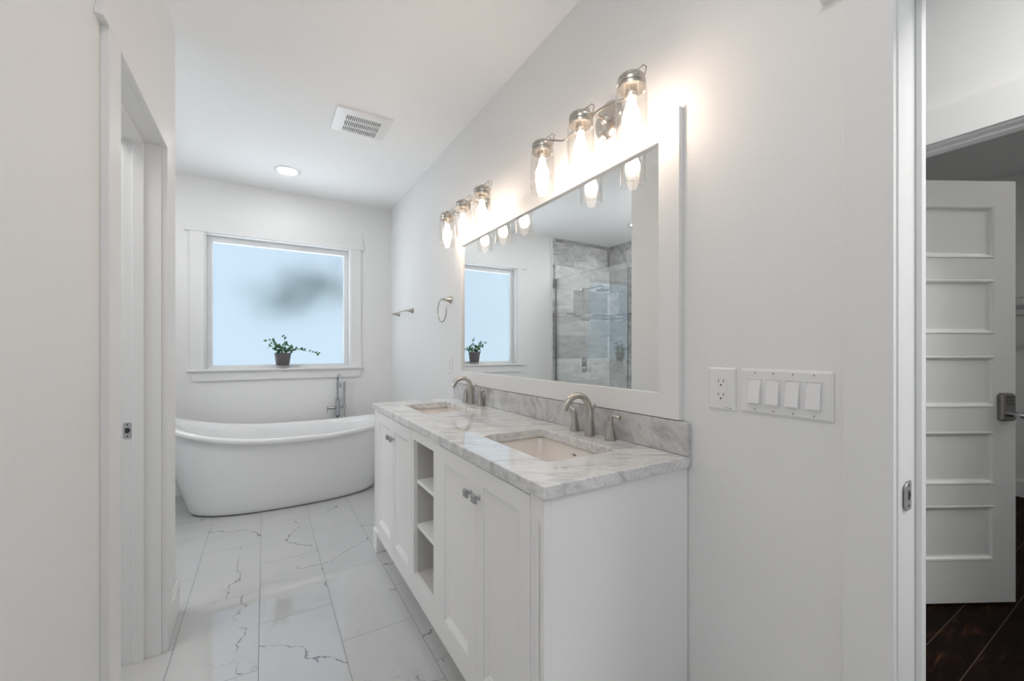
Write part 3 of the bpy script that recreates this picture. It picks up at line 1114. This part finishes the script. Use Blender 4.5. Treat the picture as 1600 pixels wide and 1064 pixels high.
# ------------------------------------------------------------------ vanity lights
def vanity_light(yc, label):
    v = thing('vanity_light', label, 'wall light', (XR - .001, yc, 2.075))
    b = lathe(bm_new(), [(.070, 0), (.070, -.006), (.062, -.014), (.040, -.020), (.020, -.024), (.012, -.034), (.0, -.036)], 40, 'x', (0, 0, 0), cap1=False)
    o = obj('backplate', b, M_nickel_bright, v, smooth=True)
    for z in (-.042, .042):
        pass
    for dy, dz in ((-.028, .035), (.028, -.035)):
        obj('screw', lathe(bm_new(), [(.0045, -.010), (.0045, -.016), (.0, -.017)], 12, 'x', (0, dy, dz)), M_screw, o)
    b = bm_new()
    tube(b, [(-.03, 0, 0), (-.078, 0, 0)], .006, 12)
    xa = -.080
    ctrl = [(xa - .03, -.242, .005), (xa - .01, -.215, -.004), (xa, -.170, -.020), (xa, -.12, -.014), (xa, -.05, .0), (xa, 0, .0), (xa, .05, .0), (xa, .12, -.014), (xa, .17, -.020), (xa - .01, .215, -.004), (xa - .03, .242, .005)]
    tube(b, smooth_path(ctrl, 6), .0042, 10)
    tube(b, [(xa, 0, 0), (xa - .03, 0, .0)], .005, 10)
    obj('arm', b, M_nickel_bright, v, smooth=True)
    for dy in (-.242, 0, .242):
        X = -.1388
        gz = -.220      # glass bottom
        b = bm_new()
        prof = [(.0475, gz), (.0488, gz + .004), (.0488, gz + .150), (.0475, gz + .157), (.041, gz + .162), (.038, gz + .166), (.038, gz + .178)]
        prof += [(.035, gz + .178), (.035, gz + .165), (.038, gz + .160), (.0445, gz + .155), (.0455, gz + .148), (.0455, gz + .004), (.0475, gz)]
        lathe(b, prof, 40, 'z', (X, dy, 0), False, False)
        g = obj('lamp_shade', b, M_jar, v, smooth=True, angle=60)
        g['label'] = 'clear glass mason jar shade'
        b = bm_new()
        z0 = gz + .164
        lathe(b, [(.039, z0), (.0445, z0), (.0445, z0 + .009), (.0415, z0 + .011), (.0440, z0 + .013), (.0440, z0 + .023), (.0400, z0 + .025), (.0420, z0 + .028), (.0415, z0 + .034), (.035, z0 + .041), (.010, z0 + .044),
                  (.011, z0 + .049), (.008, z0 + .056), (.0, z0 + .058)], 40, 'z', (X, dy, 0), True, False)
        obj('cap', b, M_nickel, g, smooth=True)
        b = lathe(bm_new(), [(.019, z0 + .002), (.019, z0 - .026), (.016, z0 - .028)], 24, 'z', (X, dy, 0))
        obj('socket', b, M_nickel_bright, g, smooth=True)
        zb = z0 - .026
        b = lathe(bm_new(), [(.012, zb), (.0135, zb - .012), (.018, zb - .030), (.0255, zb - .048), (.0285, zb - .062), (.0275, zb - .078), (.021, zb - .092), (.010, zb - .099), (.0, zb - .1)], 28, 'z', (X, dy, 0), True, False)
        obj('bulb', b, M_bulb, g, smooth=True)['label'] = 'lit warm bulb'
        # wire bail on top of the cap
        b = bm_new()
        zt = z0 + .030
        tube(b, [(X, dy - .012, zt + .018), (X + .040, dy - .014, zt + .054), (X + .052, dy - .014, zt + .052), (X + .044, dy - .010, zt + .004), (X + .036, dy + .004, zt - .006)], .0023, 8)
        tube(b, [(X, dy - .012, zt + .018), (X, dy + .012, zt + .018)], .0026, 8)
        tube(b, [(X, dy + .012, zt + .018), (X + .040, dy + .014, zt + .054), (X + .052, dy + .014, zt + .052), (X + .044, dy + .010, zt + .004), (X + .036, dy - .004, zt - .006)], .0023, 8)
        obj('bail', b, M_nickel, g, smooth=True)
    return v


v0 = vanity_light(1.165, 'three-jar brushed nickel vanity light above the near end of the mirror')
v1 = copy_tree(v0)
v1.location.y = 2.203
v1['label'] = 'three-jar brushed nickel vanity light above the window end of the mirror'


# ------------------------------------------------------------------ towel ring and towel bar
def post_bm(b, y, z, length=.07):
    P = [(0, .0235), (-.003, .024), (-.010, .021), (-.025, .014), (-.045, .009), (-length, .007)]
    lathe(b, [(r, dx) for dx, r in P], 24, 'x', (0, y, z))
    return b


trg = thing('towel_ring', 'brushed nickel towel ring on the wall beside the mirror', 'towel ring', (XR - .0005, 2.722, 1.557))
obj('post', post_bm(bm_new(), 0, 0), M_nickel, trg, smooth=True)
b = bm_new()
rr_ = .080
pth = [(-.066, rr_ * math.sin(a), -.078 + rr_ * math.cos(a)) for a in [math.radians(d) for d in range(-25, 291, 9)]]
tube(b, [(p[0] - .0, p[1], p[2]) for p in pth], .0042, 12)
obj('ring', b, M_nickel, trg, smooth=True)

tb = thing('towel_bar', 'short brushed nickel towel bar on the wall near the window', 'towel bar', (XR - .0005, 3.80, 1.549))
for dy in (-.215, .215):
    obj('post', post_bm(bm_new(), dy, 0), M_nickel, tb, smooth=True)
b = tube(bm_new(), [(-.066, -.225, 0), (-.066, .225, 0)], .0055, 14)
obj('bar', b, M_nickel, tb, smooth=True)


# ------------------------------------------------------------------ outlets and switches
def decora(b, y, z, hy=.0165, hz=.0335, x=-.0085):
    box(b, x, -.002, y - hy, y + hy, z - hz, z + hz)


def outlet(y, z, label, hw=.040, hh=.060):
    o = thing('wall_outlet', label, 'outlet', (XR - .0003, y, z))
    b = bm_new()
    loft(b, [[(dx, a * hw * q, c * hh * r) for a, c in ((-1, -1), (1, -1), (1, 1), (-1, 1))] for q, r, dx in ((1, 1, 0), (1, 1, -.003), (.90, .935, -.0065))])
    obj('cover_plate', b, M_plastic, o, .0008)
    b = bm_new(); decora(b, 0, 0)
    r = obj('receptacle', b, M_plastic, o, .0006)
    for dz in (-.019, .019):
        b = bm_new()
        box(b, -.0087, -.0083, -.0088, -.0068, dz - .001, dz + .008)
        box(b, -.0087, -.0083, .0062, .0082, dz - .000, dz + .007)
        lathe(b, [(.0026, -.0087), (.0026, -.0083)], 12, 'x', (0, 0, dz - .008))
        obj('socket_holes', b, M_dark, r)
    return o


oA = outlet(.710, 1.095, 'white duplex outlet between the vanity and the four-gang switch plate')
b = bm_new()
box(b, -.0068, -.0064, -.018, -.012, -.0535, -.0515)
box(b, -.0068, -.0064, -.030, -.0215, -.0535, -.0518)
obj('plate_print', b, M_logo, oA)
oB = thing('wall_outlet', 'small white outlet on the wall beyond the mirror, above the far counter corner', 'outlet', (XR - .0003, 2.730, 1.101))
oB2 = copy_tree(oA)
oB2['label'] = oB['label']
oB2.location = oB.location
bpy.data.objects.remove(oB)
for c_ in list(bpy.data.objects):
    if c_.parent == oB2 and c_.name.startswith('plate_print'):
        bpy.data.objects.remove(c_)

sw = thing('light_switch_plate', 'white four-gang rocker switch plate beside the door casing', 'light switch', (XR - .0003, .5465, 1.0965))
b = bm_new()
hw, hh = .1075, .0595
loft(b, [[(dx, a * (hw - e), c * (hh - e)) for a, c in ((-1, -1), (1, -1), (1, 1), (-1, 1))] for e, dx in ((0, 0), (0, -.003), (.006, -.0065))])
obj('cover_plate', b, M_plastic, sw, .0008)
for k in range(4):
    y = .0690 - .046 * k
    up = k == 3
    b = bm_new()
    grid_solid(b, [y - .0175, y - .0155, y + .0155, y + .0175], [-.034, -.032, .032, .034], {(1, 1)}, -.0092, -.006, 'yzx')
    fr_ = obj('switch_frame', b, M_plastic, sw, .0005)
    b = bm_new()
    y0_, y1_ = y - .0150, y + .0150
    # rocker: the lower half is tilted out, the upper half sunk in
    prof = [(-.0315, -.0185), (-.001, -.0135), (.0315, -.0078), (.0315, -.005), (-.0315, -.005)]
    pts = [(dx, z) for z, dx in prof]
    A = [b.verts.new((dx, y0_, z)) for z, dx in prof]
    B = [b.verts.new((dx, y1_, z)) for z, dx in prof]
    b.faces.new(A); b.faces.new(B[::-1])
    for q in range(5):
        b.faces.new([A[q], A[(q + 1) % 5], B[(q + 1) % 5], B[q]])
    obj('rocker', b, M_plastic, sw, .0006)
    for z in (-.0485, .0485):
        b = lathe(bm_new(), [(.0024, -.0062), (.0024, -.0070), (.0, -.0072)], 12, 'x', (0, y, z), cap1=False)
        obj('screw', b, M_screw, sw)

# ------------------------------------------------------------------ closet door (open five-panel leaf)
a_ = math.atan2(.481 - .686, 3.064 - 2.691)
LW = .745
hxp, hyp = 3.064 - LW * math.cos(a_), .481 - LW * math.sin(a_)
dr = struct_empty('door_1', (hxp, hyp, .012), a_, label='open white five-panel closet door with a keypad lock')
pz = [(.212, .472), (.570, .820), (.933, 1.177), (1.281, 1.537), (1.638, 1.886)]
pz = [(.200, .460), (.558, .808), (.921, 1.165), (1.269, 1.525), (1.626, 1.874)]
zs = [0]
for a, c in pz:
    zs += [a, c]
zs += [1.991]
b = grid_solid(bm_new(), [0, .105, LW - .105, LW], zs, {(1, 1), (1, 3), (1, 5), (1, 7), (1, 9)}, -.0175, .0175, 'xzy')
leafo = obj('door_leaf', b, M_trim, dr, .001)
for a, c in pz:
    b = bm_new()
    x0, x1 = .105, LW - .105
    for sgn in (-1, 1):
        R = []
        for inset, dep in ((0, .0), (.004, -.003), (.012, -.001), (.016, .007), (.024, .010)):
            yy = sgn * (.0175 - dep)
            R.append([(x0 + inset, yy, a + inset), (x1 - inset, yy, a + inset), (x1 - inset, yy, c - inset), (x0 + inset, yy, c - inset)])
        loft(b, R, False, True)
    obj('door_panel', b, M_trim, leafo)
lk = obj('lock_body', bm_new(), M_lock, leafo)
bpy.data.objects.remove(lk)
xk = LW - .060
b = bm_new()
K = [[(xk + x * q, -.0175 - dy, .925 + z * r) for x, z in ((-.034, -.060), (-.024, -.066), (.024, -.066), (.034, -.060), (.034, .056), (.022, .066), (-.022, .066), (-.034, .056))] for q, r, dy in ((1, 1, 0), (1, 1, .016), (.86, .95, .024))]
loft(b, K)
lk = obj('lock_body', b, M_lock, leafo, .0015)
lk['label'] = 'aged metal keypad lock body'
b = bm_new()
for r_ in range(3):
    box(b, xk - .016, xk + .020, -.0428, -.0408, .935 + .016 * r_, .946 + .016 * r_)
obj('keypad', b, M_lockkey, lk, .0006)
b = bm_new()
tube(b, [(xk + .004, -.040, .893), (xk + .004, -.066, .893)], .012, 18)
P = smooth_path([(xk + .002, -.062, .893, .010), (xk + .006, -.074, .893, .014), (xk + .018, -.088, .890, .017), (xk + .032, -.098, .886, .0165), (xk + .044, -.104, .884, .010)], 5)
tube(b, [p[:3] for p in P], [p[3] for p in P], 18)
obj('door_handle', b, M_chrome, lk, smooth=True, angle=60)
for z in (.2, 1.0, 1.8):
    obj('hinge', lathe(bm_new(), [(.006, -.045), (.006, .045)], 12, 'z', (-.004, .018, z)), M_screw, leafo, smooth=True)

# ------------------------------------------------------------------ wire shelf in the closet
ws = thing('wire_shelf', 'white wire closet shelf with hanging rod behind the open closet door', 'shelf', (XC - .001, .55, 1.55))
b = bm_new()
for dx, z in ((-.405, .055), (-.405, -.005), (-.40, .0), (-.27, .0), (-.14, .0), (-.01, .0)):
    tube(b, [(dx, -.95, z), (dx, .90, z)], .0038, 8)
for k in range(62):
    y = -.94 + .03 * k
    tube(b, [(-.405, y, .055), (-.405, y, 0), (-.004, y, 0)], .0018, 5)
obj('wire_deck', b, M_wire, ws)
b = tube(bm_new(), [(-.33, -.95, -.075), (-.33, .90, -.075)], .012, 12)
obj('rod', b, M_wire, ws, smooth=True)
for y in (-.7, .1, .8):
    b = tube(bm_new(), [(-.40, y, -.004), (-.006, y, -.30)], .005, 8)
    tube(b, [(-.33, y, -.055), (-.33, y, -.007)], .004, 8)
    obj('bracket', b, M_wire, ws)

# ------------------------------------------------------------------ shower: glass panel, shower head, valve
sg = thing('shower_glass', 'frameless clear glass shower screen, seen in the mirror', 'shower screen', (-1.02, 3.725, 0))
bm_g = box(bm_new(), -.005, .005, -.625, .610, .012, 2.126)
g = obj('glass_panel', bm_g, M_sglass, sg)
g.data.materials.append(M_glassedge)
for p in g.data.polygons:
    if abs(p.normal.x) < .5:
        p.material_index = 1
b = grid_solid(bm_new(), [-.012, -.0055, .0055, .012], [0, .02], {(1, 0)}, 0, .001, 'xyz'); b.free()
obj('wall_channel', box(bm_new(), -.010, .010, .6105, .6235, 0, 2.126), M_screw, sg)
obj('bottom_channel', box(bm_new(), -.010, .010, -.625, .610, 0, .0118), M_screw, sg)

sh = thing('rain_shower', 'chrome wall arm with round rain shower head, seen through the glass in the mirror', 'shower head', (-1.46, YW - .012, 2.018))
b = bm_new()
lathe(b, [(.028, 0), (.028, -.006), (.012, -.012)], 20, 'y')
tube(b, smooth_path([(0, -.008, 0), (0, -.2, .002), (0, -.38, .004), (0, -.402, -.006), (0, -.405, -.03)], 5), .009, 12)
obj('arm', b, M_chrome, sh, smooth=True)
obj('head', lathe(bm_new(), [(.015, -.028), (.02, -.035), (.090, -.050), (.092, -.055), (.088, -.062), (.0, -.062)], 32, 'z', (0, -.405, 0), True, False), M_chrome, sh, smooth=True)
sv = thing('shower_valve', 'small metal shower control plate on the grey tiles, seen in the mirror', 'shower valve', (-1.50, YW - .012, 1.02))
obj('plate', box(bm_new(), -.04, .04, -.008, 0, -.12, .08), M_chrome, sv, .003)
for z in (-.07, .03):
    b = lathe(bm_new(), [(.022, -.008), (.020, -.035), (.0, -.036)], 20, 'y', (0, 0, z), True, False)
    tube(b, [(0, -.03, z), (.045, -.034, z)], .006, 8)
    obj('lever', b, M_nickel, sv, smooth=True)
